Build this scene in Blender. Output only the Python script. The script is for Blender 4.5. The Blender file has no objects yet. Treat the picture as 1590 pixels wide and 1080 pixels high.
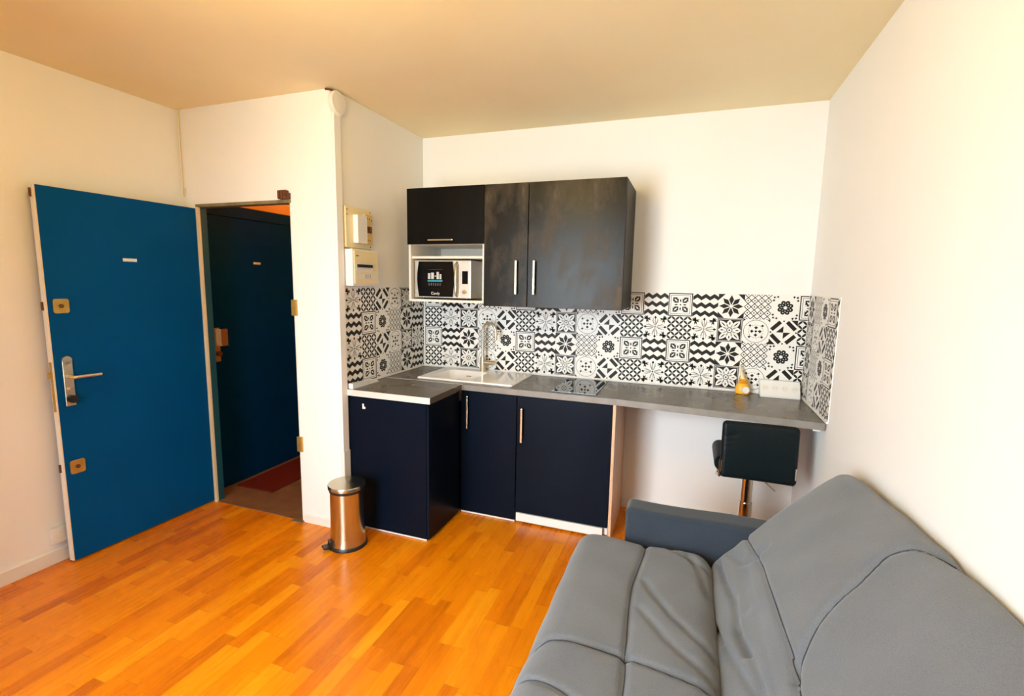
import bpy, bmesh, math, random
from mathutils import Vector, Matrix
random.seed(7)
PI = math.pi
SC = bpy.context.scene
COL = SC.collection

# ------------------------------------------------------------------ camera
W, H, D, XL = 2.685, 2.667, 1.026, -1.236      # room: right wall x, ceiling z, entrance wall y=-D, left wall x
YR = -4.30                                     # rear wall (behind the camera)
cd = bpy.data.cameras.new('camera'); cam = bpy.data.objects.new('camera', cd); COL.objects.link(cam)
cd.sensor_width = 36; cd.lens = 758.85 / 1590 * 36; cd.clip_start = .02
yw, pt, rl = math.radians(19.889), math.radians(7.638), math.radians(1.001)
fw = Vector((-math.sin(yw) * math.cos(pt), math.cos(yw) * math.cos(pt), -math.sin(pt)))
rt = Vector((math.cos(yw), math.sin(yw), 0)); up = rt.cross(fw)
rt2 = rt * math.cos(rl) + up * math.sin(rl); up2 = up * math.cos(rl) - rt * math.sin(rl)
M = Matrix((rt2, up2, -fw)).transposed().to_4x4(); M.translation = Vector((1.998, -3.438, 1.59))
cam.matrix_world = M
SC.camera = cam

# ------------------------------------------------------------------ light
wd = bpy.data.worlds.new('sky'); SC.world = wd; wd.use_nodes = True
bg = wd.node_tree.nodes['Background']; bg.inputs[0].default_value = (.75, .87, 1, 1); bg.inputs[1].default_value = 1.2
def area(name, loc, rot, sx, sy, power, col):
    l = bpy.data.lights.new(name, 'AREA'); l.shape = 'RECTANGLE'; l.size = sx; l.size_y = sy
    l.energy = power; l.color = col
    o = bpy.data.objects.new(name, l); COL.objects.link(o); o.location = loc; o.rotation_euler = rot
    return o
WX0, WX1, WZ0, WZ1 = -.10, 1.15, .25, 2.30
wl = area('window_daylight', ((WX0 + WX1) / 2, YR + .045, (WZ0 + WZ1) / 2), (math.radians(76), 0, math.radians(-24)), WX1 - WX0 - .1, WZ1 - WZ0 - .1, 64, (.84, .94, 1.0))
wl.data.spread = math.radians(125)
def point(name, loc, power, col, r=.06):
    l = bpy.data.lights.new(name, 'POINT'); l.energy = power; l.color = col; l.shadow_soft_size = r
    o = bpy.data.objects.new(name, l); COL.objects.link(o); o.location = loc
    return o
point('ceiling_lamp_light', (.85, -2.65, 2.45), 27, (1, .66, .05), .05)
point('hallway_lamp_light', (-.50, .15, 2.395), 14.0, (1, .42, .06), .03)
SC.view_settings.view_transform = 'Standard'; SC.view_settings.look = 'None'
SC.view_settings.gamma = 1; SC.view_settings.use_curve_mapping = False
SC.view_settings.exposure = 0.56

# ------------------------------------------------------------------ materials
def mat(name, col, rough=.6, metal=0, bump=0, bscale=200, spec=.5, coat=0):
    m = bpy.data.materials.new(name); m.use_nodes = True; nt = m.node_tree; b = nt.nodes['Principled BSDF']
    b.inputs['Base Color'].default_value = (*col, 1); b.inputs['Roughness'].default_value = rough
    b.inputs['Metallic'].default_value = metal; b.inputs['Specular IOR Level'].default_value = spec
    b.inputs['Coat Weight'].default_value = coat
    if bump:
        tc = nt.nodes.new('ShaderNodeTexCoord'); n = nt.nodes.new('ShaderNodeTexNoise'); n.inputs['Scale'].default_value = bscale
        n.inputs['Detail'].default_value = 4
        bp = nt.nodes.new('ShaderNodeBump'); bp.inputs['Strength'].default_value = bump; bp.inputs['Distance'].default_value = .002
        nt.links.new(tc.outputs['Object'], n.inputs['Vector']); nt.links.new(n.outputs['Fac'], bp.inputs['Height']); nt.links.new(bp.outputs[0], b.inputs['Normal'])
    return m
class NT:
    def __init__(s, m): s.nt = m.node_tree; s.b = s.nt.nodes['Principled BSDF']
    def n(s, t, **kw):
        x = s.nt.nodes.new('ShaderNode' + t)
        for k, v in kw.items(): setattr(x, k, v)
        return x
    def l(s, a, b): s.nt.links.new(a, b)
    def math(s, op, a, b=None, c=None):
        x = s.n('Math', operation=op)
        for i, v in enumerate((a, b, c)):
            if v is None: continue
            if isinstance(v, (int, float)): x.inputs[i].default_value = v
            else: s.l(v, x.inputs[i])
        return x.outputs[0]
    def ramp(s, f, stops):
        r = s.n('ValToRGB'); e = r.color_ramp.elements
        while len(e) < len(stops): e.new(.5)
        for i, (p, c) in enumerate(stops): e[i].position = p; e[i].color = (*c, 1)
        s.l(f, r.inputs[0]); return r.outputs[0]
    def noise(s, scale, detail=4, vec=None, vscale=None, out='Fac', rough=.5):
        tc = s.n('TexCoord').outputs['Object'] if vec is None else vec
        if vscale:
            mp = s.n('Mapping'); mp.inputs['Scale'].default_value = vscale; s.l(tc, mp.inputs[0]); tc = mp.outputs[0]
        x = s.n('TexNoise'); x.inputs['Scale'].default_value = scale; x.inputs['Detail'].default_value = detail; x.inputs['Roughness'].default_value = rough
        s.l(tc, x.inputs['Vector']); return x.outputs[out]
    def bump(s, h, st=.3, dist=.002):
        bp = s.n('Bump'); bp.inputs['Strength'].default_value = st; bp.inputs['Distance'].default_value = dist
        s.l(h, bp.inputs['Height']); s.l(bp.outputs[0], s.b.inputs['Normal'])

def wall_mat(name, c0, c1):
    m = mat(name, c0, .75, spec=.25); q = NT(m)
    f = q.noise(1.7, 3); q.l(q.ramp(f, [(.35, c0), (.7, c1)]), q.b.inputs['Base Color'])
    q.bump(q.noise(35, 6), .25, .002)
    return m
m_wall = wall_mat('white_wall_paint', (.89, .885, .87), (.875, .865, .845))
m_ceil = wall_mat('cream_ceiling_paint', (.92, .80, .52), (.90, .76, .47))
m_trim = mat('white_gloss_trim', (.84, .80, .74), .4)

def floor_mat():
    m = mat('oak_strip_laminate', (.6, .3, .05), .27, spec=.32); q = NT(m)
    tc = q.n('TexCoord'); sp = q.n('SeparateXYZ'); q.l(tc.outputs['Object'], sp.inputs[0])
    SW = .0655
    row = q.math('FLOOR', q.math('DIVIDE', sp.outputs[0], SW))
    wn = q.n('TexWhiteNoise', noise_dimensions='1D'); q.l(row, wn.inputs['W'])
    off = q.math('MULTIPLY', wn.outputs['Value'], 7.3)
    ln = q.math('ADD', q.math('MULTIPLY', wn.outputs['Value'], .12), .34)
    cl = q.math('DIVIDE', q.math('ADD', sp.outputs[1], off), ln)
    cf = q.math('FLOOR', cl)
    cb = q.n('CombineXYZ'); q.l(row, cb.inputs[0]); q.l(cf, cb.inputs[1])
    w2 = q.n('TexWhiteNoise', noise_dimensions='3D'); q.l(cb.outputs[0], w2.inputs['Vector'])
    rnd = w2.outputs['Value']
    # grain coordinates offset per stave
    cv = q.n('CombineXYZ'); q.l(q.math('ADD', sp.outputs[0], q.math('MULTIPLY', rnd, 9)), cv.inputs[0])
    q.l(q.math('MULTIPLY', q.math('ADD', sp.outputs[1], q.math('MULTIPLY', rnd, 5)), .09), cv.inputs[1])
    g = q.noise(34, 6, vec=cv.outputs[0], rough=.6)
    g2 = q.noise(9, 2, vec=cv.outputs[0])
    f = q.math('ADD', q.math('MULTIPLY', rnd, .42), q.math('ADD', q.math('MULTIPLY', g, .50), q.math('MULTIPLY', g2, .22)))
    c = q.ramp(f, [(.25, (.50, .11, .001)), (.50, (.74, .20, .001)), (.70, (.84, .26, .002)), (.95, (.92, .38, .010))])
    # joints
    fx = q.math('FRACT', q.math('DIVIDE', sp.outputs[0], SW)); fy = q.math('FRACT', cl)
    j = q.math('MAXIMUM', q.math('LESS_THAN', fx, .018), q.math('LESS_THAN', fy, .006))
    mx = q.n('Mix', data_type='RGBA'); q.l(q.math('MULTIPLY', j, .45), mx.inputs[0]); q.l(c, mx.inputs[6]); mx.inputs[7].default_value = (.25, .07, .004, 1)
    q.l(mx.outputs[2], q.b.inputs['Base Color'])
    q.bump(g, .06, .001)
    q.l(q.math('ADD', q.math('MULTIPLY', g, .12), .22), q.b.inputs['Roughness'])
    return m
m_floor = floor_mat()

def noisy(name, stops, scale, rough, vscale=None, detail=5, bump=0, spec=.5, metal=0, r2=None, rscale=4):
    m = mat(name, stops[0][1], rough, metal, spec=spec); q = NT(m)
    f = q.noise(scale, detail, vscale=vscale); q.l(q.ramp(f, stops), q.b.inputs['Base Color'])
    if bump: q.bump(f, bump, .002)
    if r2:
        g = q.noise(rscale, 5, vscale=(1, 1, .6)); mr = q.n('MapRange'); q.l(g, mr.inputs[0]); mr.inputs[1].default_value = .35; mr.inputs[2].default_value = .68
        mr.inputs[3].default_value = rough; mr.inputs[4].default_value = r2; q.l(mr.outputs[0], q.b.inputs['Roughness'])
    return m
m_hallfloor = noisy('worn_brown_hall_floor', [(.3, (.16, .075, .03)), (.7, (.24, .12, .05))], 8, .6)
m_hallwall = mat('ochre_hall_wall', (.80, .50, .20), .8)
m_matred = mat('dark_red_doormat_pile', (.13, .015, .008), .95, bump=.8, bscale=400, spec=.1)
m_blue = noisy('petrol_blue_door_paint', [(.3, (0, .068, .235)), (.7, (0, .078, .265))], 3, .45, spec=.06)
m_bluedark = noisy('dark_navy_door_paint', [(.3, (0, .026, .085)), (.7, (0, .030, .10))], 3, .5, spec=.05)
m_teal = mat('teal_jamb_paint', (.004, .075, .11), .5)
m_cream = mat('cream_painted_wood', (.80, .66, .42), .5)
m_brass = noisy('aged_brass', [(.3, (.50, .33, .07)), (.7, (.62, .42, .12))], 30, .38, metal=.75)
m_nickel = mat('champagne_nickel', (.72, .62, .45), .28, .95)
m_steel = mat('brushed_steel', (.55, .52, .39), .22, 1)
m_chrome = mat('chrome', (.75, .73, .70), .12, 1)
m_dark = mat('black_plastic', (.012, .011, .010), .4)
m_rust = noisy('rusty_iron', [(.3, (.09, .028, .010)), (.7, (.17, .06, .02))], 60, .8, bump=.5)
m_header = noisy('tarnished_metal_header', [(.3, (.20, .17, .08)), (.7, (.34, .29, .17))], 15, .45, metal=.5)
m_navy = noisy('navy_black_laminate', [(.3, (.0025, .0045, .010)), (.7, (.003, .008, .020))], 2, .34, vscale=(1, 1, .3), spec=.07)
m_blacklam = noisy('black_woodgrain_laminate', [(.3, (.003, .0027, .0022)), (.7, (.006, .005, .004))], 12, .38, vscale=(1, 1, .12), bump=.08, spec=.10)
def smear_sheen_mat():
    m = mat('smear_and_sheen_black_woodgrain_laminate', (.01, .009, .008), .3, spec=.17); q = NT(m)
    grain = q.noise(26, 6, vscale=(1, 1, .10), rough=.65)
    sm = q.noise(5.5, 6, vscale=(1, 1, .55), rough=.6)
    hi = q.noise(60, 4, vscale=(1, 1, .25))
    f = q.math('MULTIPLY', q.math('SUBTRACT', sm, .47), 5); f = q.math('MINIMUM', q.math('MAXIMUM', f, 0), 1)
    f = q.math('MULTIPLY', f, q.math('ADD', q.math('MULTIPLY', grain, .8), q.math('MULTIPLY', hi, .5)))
    q.l(q.ramp(f, [(0, (.010, .008, .0055)), (.45, (.050, .036, .020)), (.9, (.13, .095, .058))]), q.b.inputs['Base Color'])  # brown wipe smears plus the doors' warm reflection, painted into the base colour
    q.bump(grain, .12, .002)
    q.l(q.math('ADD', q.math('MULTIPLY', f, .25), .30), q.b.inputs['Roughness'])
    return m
m_smear_sheen = smear_sheen_mat()
m_whitelam = mat('white_laminate', (.80, .76, .68), .45)
m_beech = noisy('pale_oak_panel', [(.3, (.60, .36, .22)), (.7, (.72, .47, .30))], 14, .45, vscale=(6, 1, .3))
m_worktop = noisy('grey_concrete_laminate', [(.3, (.098, .083, .062)), (.7, (.125, .108, .084))], 7, .25, vscale=(1, 1.6, 1), r2=.32, rscale=5)
m_edge = noisy('light_grey_laminate_edge', [(.3, (.19, .17, .15)), (.7, (.26, .24, .215))], 9, .4)
m_silveredge = mat('pale_aluminium_edge', (.74, .72, .70), .35, .2)
m_white = mat('white_plastic', (.82, .81, .79), .35)
m_ceramic = mat('white_ceramic', (.95, .94, .93), .18, coat=.3)
m_tilew = mat('white_splashback_print', (.86, .85, .82), .42, spec=.2)
m_tiled = mat('charcoal_splashback_print', (.022, .020, .018), .42, spec=.15)
m_glassblack = mat('black_ceramic_glass', (.006, .006, .006), .04, spec=.6)
m_mwsilver = mat('microwave_silver', (.72, .70, .67), .3, .6)
m_mwblack = mat('microwave_black_glass', (.002, .002, .003), .15, spec=.2)
m_tealprint = mat('teal_print', (.02, .28, .38), .5)
m_greyprint = mat('grey_print', (.35, .42, .42), .5)
m_yellowbox = mat('yellowed_plastic', (.84, .72, .44), .5)
m_boardtan = mat('tan_meter_board', (.72, .55, .24), .6)
m_leather = noisy('black_faux_leather', [(.3, (.004, .008, .010)), (.7, (.005, .010, .012))], 90, .40, bump=.15, spec=.15)
m_bottle = mat('orange_yellow_bottle_plastic', (.90, .45, .035), .35)
m_cap = mat('cream_nozzle_plastic', (.85, .68, .42), .4)
m_glass = mat('window_glass', (1, 1, 1), .02); m_glass.node_tree.nodes['Principled BSDF'].inputs['Transmission Weight'].default_value = 1

def fabric(name, c0, c1):
    m = mat(name, c0, .95, spec=.15); q = NT(m)
    f = q.noise(420, 4); g = q.noise(5, 4)
    q.l(q.ramp(q.math('ADD', q.math('MULTIPLY', f, .7), q.math('MULTIPLY', g, .3)), [(.38, c0), (.62, c1)]), q.b.inputs['Base Color'])
    q.bump(f, .35, .001)
    q.b.inputs['Sheen Weight'].default_value = .25; q.b.inputs['Sheen Roughness'].default_value = .5
    return m
m_fab = fabric('mid_grey_sofa_fabric', (.118, .132, .155), (.165, .180, .205))
m_fabd = fabric('slate_armrest_fabric', (.024, .034, .050), (.040, .051, .070))

# ------------------------------------------------------------------ helpers
def empty(name, loc, label, cat, group=None):
    o = bpy.data.objects.new(name, None); COL.objects.link(o); o.location = loc; o.empty_display_size = .05
    tag(o, label, cat, group); return o
def tag(o, label=None, cat=None, group=None, kind=None):
    if label: o['label'] = label
    if cat: o['category'] = cat
    if group: o['group'] = group
    if kind: o['kind'] = kind
    return o
def wpos(o):
    v = Vector((0, 0, 0))
    while o: v += o.location; o = o.parent
    return v
def obj(name, bm, mats, parent=None, smooth=False, base=None):
    """link one bmesh (built in world coordinates) as one mesh object"""
    if base is None:
        zs = [v.co for v in bm.verts]
        lo = Vector((min(v.x for v in zs), min(v.y for v in zs), min(v.z for v in zs))); hi = Vector((max(v.x for v in zs), max(v.y for v in zs), max(v.z for v in zs)))
        base = Vector(((lo.x + hi.x) / 2, (lo.y + hi.y) / 2, lo.z))
    bmesh.ops.translate(bm, verts=bm.verts, vec=-Vector(base))
    me = bpy.data.meshes.new(name); bm.normal_update(); bm.to_mesh(me); bm.free()
    if not isinstance(mats, (list, tuple)): mats = [mats]
    for m in mats: me.materials.append(m)
    o = bpy.data.objects.new(name, me); COL.objects.link(o)
    o.location = Vector(base) - (wpos(parent) if parent else Vector((0, 0, 0)))
    if parent: o.parent = parent
    if smooth:
        for p in me.polygons: p.use_smooth = True
        try: me.set_sharp_from_angle(angle=math.radians(40))
        except Exception: pass
    return o
def B(): return bmesh.new()
def box(bm, x0, x1, y0, y1, z0, z1, bev=0, seg=2, mi=0):
    t = bmesh.new(); bmesh.ops.create_cube(t, size=1)
    for v in t.verts: v.co = Vector(((x0 + x1) / 2 + v.co.x * (x1 - x0), (y0 + y1) / 2 + v.co.y * (y1 - y0), (z0 + z1) / 2 + v.co.z * (z1 - z0)))
    if bev: bmesh.ops.bevel(t, geom=t.edges[:], offset=bev, segments=seg, affect='EDGES', profile=.7)
    return merge(bm, t, mi)
def merge(bm, t, mi=0, mtx=None):
    if mtx is not None: bmesh.ops.transform(t, matrix=mtx, verts=t.verts)
    mp = {v: bm.verts.new(v.co) for v in t.verts}
    out = []
    for f in t.faces:
        try: g = bm.faces.new([mp[v] for v in f.verts])
        except ValueError: continue
        g.material_index = mi if mi is not None else f.material_index; g.smooth = f.smooth; out.append(g)
    t.free(); return list(mp.values())
def cyl(bm, c, r, h, axis='z', r2=None, seg=24, mi=0, bev=0, sy=1):
    t = bmesh.new(); bmesh.ops.create_cone(t, cap_ends=True, segments=seg, radius1=r, radius2=r if r2 is None else r2, depth=h)
    if bev: bmesh.ops.bevel(t, geom=[e for e in t.edges if abs(e.verts[0].co.z - e.verts[1].co.z) < 1e-6], offset=bev, segments=2, affect='EDGES')
    if sy != 1: bmesh.ops.scale(t, vec=(1, sy, 1), verts=t.verts)
    R = {'z': Matrix(), 'x': Matrix.Rotation(PI / 2, 4, 'Y'), 'y': Matrix.Rotation(-PI / 2, 4, 'X')}[axis]
    return merge(bm, t, mi, Matrix.Translation(c) @ R)
def tube(bm, pts, r, seg=12, mi=0, caps=True):
    pts = [Vector(p) for p in pts]; rs = r if isinstance(r, (list, tuple)) else [r] * len(pts)
    rings = []; prev = None
    for i, p in enumerate(pts):
        d = (pts[min(i + 1, len(pts) - 1)] - pts[max(i - 1, 0)]).normalized()
        a = prev if prev is not None else (Vector((0, 0, 1)) if abs(d.z) < .9 else Vector((1, 0, 0)))
        a = (a - d * a.dot(d)).normalized(); prev = a; b = d.cross(a)
        rings.append([bm.verts.new(p + (a * math.cos(k * 2 * PI / seg) + b * math.sin(k * 2 * PI / seg)) * rs[i]) for k in range(seg)])
    for i in range(len(rings) - 1):
        for k in range(seg):
            f = bm.faces.new((rings[i][k], rings[i][(k + 1) % seg], rings[i + 1][(k + 1) % seg], rings[i + 1][k])); f.material_index = mi; f.smooth = True
    if caps:
        bm.faces.new(rings[0][::-1]).material_index = mi; bm.faces.new(rings[-1]).material_index = mi
def lathe(bm, c, prof, seg=32, mi=0, sx=1, sy=1):
    c = Vector(c); rings = []
    for r, z in prof:
        rings.append([bm.verts.new(c + Vector((r * sx * math.cos(k * 2 * PI / seg), r * sy * math.sin(k * 2 * PI / seg), z))) for k in range(seg)])
    for i in range(len(rings) - 1):
        for k in range(seg):
            f = bm.faces.new((rings[i][k], rings[i][(k + 1) % seg], rings[i + 1][(k + 1) % seg], rings[i + 1][k])); f.material_index = mi; f.smooth = True
    if prof[0][0] > 1e-4: bm.faces.new(rings[0][::-1]).material_index = mi
    if prof[-1][0] > 1e-4: bm.faces.new(rings[-1]).material_index = mi
def prism(bm, poly, a0, a1, axis='y', mi=0):
    """extrude a 2D polygon along an axis; poly in (x,z) for y, (y,z) for x, (x,y) for z"""
    def P(p, a): return {'y': (p[0], a, p[1]), 'x': (a, p[0], p[1]), 'z': (p[0], p[1], a)}[axis]
    A = [bm.verts.new(P(p, a0)) for p in poly]; Bv = [bm.verts.new(P(p, a1)) for p in poly]
    fs = [bm.faces.new(A), bm.faces.new(Bv[::-1])]
    n = len(poly)
    for i in range(n): fs.append(bm.faces.new((A[i], Bv[i], Bv[(i + 1) % n], A[(i + 1) % n])))
    for f in fs: f.material_index = mi
    bmesh.ops.recalc_face_normals(bm, faces=fs)
def rrect(x0, x1, y0, y1, r, n=5):
    P = []
    for cx, cy, a0 in ((x1 - r, y1 - r, 0), (x0 + r, y1 - r, PI / 2), (x0 + r, y0 + r, PI), (x1 - r, y0 + r, 1.5 * PI)):
        for k in range(n + 1): a = a0 + PI / 2 * k / n; P.append((cx + r * math.cos(a), cy + r * math.sin(a)))
    return P
def quad(bm, pts, mi=0):
    f = bm.faces.new([bm.verts.new(p) for p in pts]); f.material_index = mi; return f
def struct(name, bm, m, parent=None):
    o = obj(name, bm, m, parent)
    if not parent: o['kind'] = 'structure'
    return o
def text_bm(body, size, mtx, mi=0, depth=.0003, bm=None):
    cu = bpy.data.curves.new('t', 'FONT'); cu.body = body; cu.size = size; cu.align_x = 'CENTER'; cu.align_y = 'CENTER'; cu.extrude = depth
    o = bpy.data.objects.new('t', cu); COL.objects.link(o)
    dg = bpy.context.evaluated_depsgraph_get(); me = bpy.data.meshes.new_from_object(o.evaluated_get(dg))
    t = bmesh.new(); t.from_mesh(me); bpy.data.objects.remove(o); bpy.data.meshes.remove(me); bpy.data.curves.remove(cu)
    bm = bm or B(); merge(bm, t, mi, mtx); return bm

# ------------------------------------------------------------------ room shell
T = .12
b = B(); box(b, XL - .15, W + T, YR - T, 0.12, -T, 0); struct('floor', b, m_floor)
b = B(); box(b, XL - .0, W + T, YR - T, T, H, H + T); struct('ceiling', b, m_ceil)
b = B(); box(b, 0, W + T, 0, T, 0, H); struct('wall_back', b, m_wall)
b = B(); box(b, W, W + T, YR - T, 0, 0, H); struct('wall_right', b, m_wall)
b = B(); box(b, XL - T, XL, YR - T, -D, 0, H); struct('wall_left', b, m_wall)
b = B(); box(b, -.14, 0, -D, T, 0, H); struct('wall_kitchen_side', b, m_wall)
DX0, DX1, DZ = -1.11, -.322, 2.048           # doorway
b = B()
box(b, XL, DX0, -D, -D + .045, 0, H); box(b, DX0, DX1, -D, -D + .045, DZ + .012, H); box(b, DX1, -.14, -D, -D + .045, 0, H)
struct('wall_entrance', b, m_wall)
b = B()   # rear wall with the window opening
box(b, XL - T, WX0, YR - T, YR, 0, H); box(b, WX1, W + T, YR - T, YR, 0, H); box(b, WX0, WX1, YR - T, YR, 0, WZ0); box(b, WX0, WX1, YR - T, YR, WZ1, H)
struct('wall_rear', b, m_wall)
b = B()
for x0, x1, z0, z1 in ((WX0, WX0 + .05, WZ0, WZ1), (WX1 - .05, WX1, WZ0, WZ1), (WX0 + .05, WX1 - .05, WZ0, WZ0 + .05), (WX0 + .05, WX1 - .05, WZ1 - .05, WZ1)):
    box(b, x0, x1, YR - .09, YR - .02, z0, z1, .004)
wn = struct('window_1', b, m_white)
xm = (WX0 + WX1) / 2
b = B(); box(b, xm - .03, xm + .03, YR - .085, YR - .03, WZ0 + .05, WZ1 - .05, .004); obj('mullion', b, m_white, wn)
b = B(); box(b, WX0 + .05, WX1 - .05, YR - .07, YR - .064, WZ0 + .05, WZ1 - .05); obj('pane', b, m_glass, wn)

# baseboards
def baseboard(name, pts, h=.078, t=.013):
    b = B(); (x0, y0), (x1, y1) = pts
    if abs(x1 - x0) < 1e-6:
        s = 1 if x0 < 0.5 else -1
        prism(b, [(x0, 0), (x0 + s * t, 0), (x0 + s * t, h - .006), (x0 + s * (t - .006), h), (x0, h)], y0, y1, 'y')
    else:
        prism(b, [(y0, 0), (y0 - t, 0), (y0 - t, h - .006), (y0 - t + .006, h), (y0, h)], x0, x1, 'x')
    return struct(name, b, m_trim)
baseboard('baseboard_left', [(XL, YR), (XL, -D)])
baseboard('baseboard_entrance', [(DX1 + .015, -D), (0, -D)], .055, .01)
baseboard('baseboard_right', [(W, YR), (W, 0)])
baseboard('baseboard_back', [(1.62, 0), (W, 0)], .07)

# hallway beyond the doorway
HX0, HX1, HY1, HH = XL, -.14, 1.7, 2.45
b = B(); box(b, HX0 - .1, HX1, -D + .045, HY1, 0.0, .004); struct('floor_hall', b, m_hallfloor)
b = B(); box(b, HX0 - .1, HX1, -D + .045, HY1, HH, HH + .1); struct('ceiling_hall', b, m_hallwall)
b = B(); box(b, HX0 - .2, HX1, HY1, HY1 + .1, 0, HH); struct('wall_hall_end', b, m_hallwall)
b = B(); box(b, HX1 - .02, HX1, -D + .045, HY1, 0, HH); struct('wall_hall_right', b, m_hallwall)
b = B(); box(b, HX0 - .12, HX0 - .045, -D + .045, HY1, 0, HH); struct('wall_hall_left', b, m_hallwall)
# hall door (neighbour's) in the hall's left wall
b = B(); HD0, HD1, HDZ = -.94, -.03, 2.03
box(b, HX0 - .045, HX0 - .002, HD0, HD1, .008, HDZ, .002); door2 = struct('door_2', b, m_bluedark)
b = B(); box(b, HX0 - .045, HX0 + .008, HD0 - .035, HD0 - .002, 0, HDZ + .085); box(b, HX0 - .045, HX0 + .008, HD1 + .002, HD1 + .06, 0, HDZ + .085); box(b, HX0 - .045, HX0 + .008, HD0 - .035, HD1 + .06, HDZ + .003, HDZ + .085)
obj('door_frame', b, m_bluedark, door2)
b = B(); box(b, HX0 - .001, HX0 + .004, -.485, -.42, 1.695, 1.712, .001); tag(obj('name_plate', b, m_cap, door2), 'small cream name plate')
b = B(); box(b, HX0 - .002, HX0 + .006, -.862, -.82, .975, 1.225, .003); lp2 = obj('lock_plate', b, m_nickel, door2)
b = B(); box(b, HX0 + .006, HX0 + .034, -.828, -.775, 1.09, 1.215, .004); obj('lock_box', b, m_nickel, lp2)
b = B(); cyl(b, (HX0 + .018, -.842, 1.035), .017, .03, 'x', bev=.002); obj('knob', b, m_rust, lp2)
# doormat
b = B(); box(b, -1.185, -.845, -.785, -.12, .004, .016, .004)
tag(obj('doormat', b, m_matred), 'dark red rectangular doormat lying on the brown hallway floor beyond the doorway', 'doormat')
# hallway lamp fixture (just above the sight line)
b = B(); lathe(b, (-.50, .15, 2.34), [(.0, .0), (.06, .008), (.085, .035), (.08, .035), (.055, .014), (.0, .006)]); cyl(b, (-.50, .225, 2.405), .003, .09, seg=8); cyl(b, (-.50, .075, 2.405), .003, .09, seg=8)
tag(obj('ceiling_lamp', b, m_white, smooth=True), 'small round lamp on the hallway ceiling', 'lamp')
lc = empty('ceiling_lamp', (.85, -2.65, H), 'unseen lamp under the main room ceiling, its bowl shaped to throw light upwards', 'lamp')
b = B(); lathe(b, (.85, -2.65, 2.33), [(.0, 0), (.08, .008), (.14, .035), (.165, .07), (.160, .07), (.135, .040), (.08, .014), (.0, .006)]); obj('bowl', b, m_white, lc, smooth=True)  # out of view; opaque bowl shaped to send the yellow light upwards
b = B(); cyl(b, (.85, -2.65, 2.655), .04, .02); obj('canopy', b, m_white, lc)
for k in range(3):
    b = B(); a = k * 2 * PI / 3 + .5; tube(b, [(.85 + .155 * math.cos(a), -2.65 + .155 * math.sin(a), 2.397), (.85 + .02 * math.cos(a), -2.65 + .02 * math.sin(a), 2.65)], .003, 6); obj('suspension_rod', b, m_white, lc)

# entrance door frame
b = B()
box(b, DX0, DX0 + .022, -D - .012, -D + .004, 0, DZ, .002)
fr = struct('trim_1', b, m_cream)
b = B(); box(b, DX0 + .001, DX0 + .022, -D + .004, -D + .05, 0, DZ); obj('jamb', b, m_teal, fr)
b = B(); box(b, DX0, DX1 + .004, -D - .012, -D + .05, DZ - .004, DZ + .016, .002); obj('header_rail', b, m_header, fr)
b = B(); box(b, DX1 - .006, DX1 + .002, -D - .001, -D + .05, 0, DZ); obj('jamb', b, m_trim, fr)
for z in (1.41, .528):
    b = B(); box(b, DX1 - .020, DX1 + .022, -D - .012, -D + .012, z - .05, z + .05, .006); obj('strike_plate', b, m_brass, fr)
b = B(); box(b, DX1 - .07, DX1 - .01, -D - .03, -D, DZ + .018, DZ + .07, .004); box(b, DX1 - .014, DX1 + .004, -D - .022, -D, DZ + .018, DZ + .055, .003)
box(b, DX1 - .066, DX1 - .05, -D - .036, -D - .03, DZ + .022, DZ + .066, .002); box(b, DX1 - .04, DX1 - .028, -D - .036, -D - .03, DZ + .022, DZ + .066, .002)
obj('rusty_catch', b, m_rust, fr)
b = B(); box(b, DX0 + .005, DX1, -D - .004, -D + .055, 0.0, .005, .002); obj('threshold', b, m_hallfloor, fr)
b = B(); box(b, DX1 - .07, DX1 + .004, -D - .035, -D - .005, 0.0, .008, .002); obj('floor_bolt_plate', b, m_header, fr)

# open door leaf (built closed-in-place then rotated about its hinge)
LW, LT = .85, .042
leaf_ang = math.radians(1.486)
hinge = Vector((DX0, -D, 0))
def LP(bm):   # local leaf coords: u along leaf from hinge (0..LW), n = out of visible face, z  -> world
    dx, dy = -math.sin(leaf_ang), -math.cos(leaf_ang)
    for v in bm.verts:
        u, n, z = v.co
        v.co = hinge + Vector((dx * u - dy * n, dy * u + dx * n, z))     # visible face looks to +x
    bmesh.ops.recalc_face_normals(bm, faces=bm.faces[:])
    return bm
b = B(); box(b, .012, LW, -LT, 0, .012, DZ - .01, .0015, mi=0)
door = None
LP(b)
for f in b.faces:
    f.material_index = 0 if f.normal.x > .5 or f.normal.x < -.5 else 1
door = struct('door_1', b, [m_blue, m_cream])
b = B(); box(b, LW - .001, LW + .0025, -LT, -.012, .012, DZ - .01); LP(b); tag(obj('edge_strip', b, m_trim, door), 'white painted leaf edge')
b = B(); box(b, .40, .475, 0, .004, 1.672, 1.69, .001); LP(b); npl = tag(obj('name_plate', b, m_white, door), 'small white name plate')
for z in (1.425, .543):
    b = B(); prism(b, rrect(LW - .092, LW - .022, z - .038, z + .038, .012), 0, .005, 'y'); LP(b); lk = obj('lock_rosette', b, m_brass, door)
    b = B(); cyl(b, (LW - .057, .007, z), .011, .006, 'y', bev=.001); LP(b); obj('cylinder', b, m_rust, lk)
b = B(); box(b, LW - .078, LW - .033, 0, .009, .885, 1.135, .004, 3); cyl(b, (LW - .0555, .0045, 1.135), .0225, .009, 'y'); LP(b); hp = obj('handle_plate', b, m_nickel, door, smooth=True)
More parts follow.
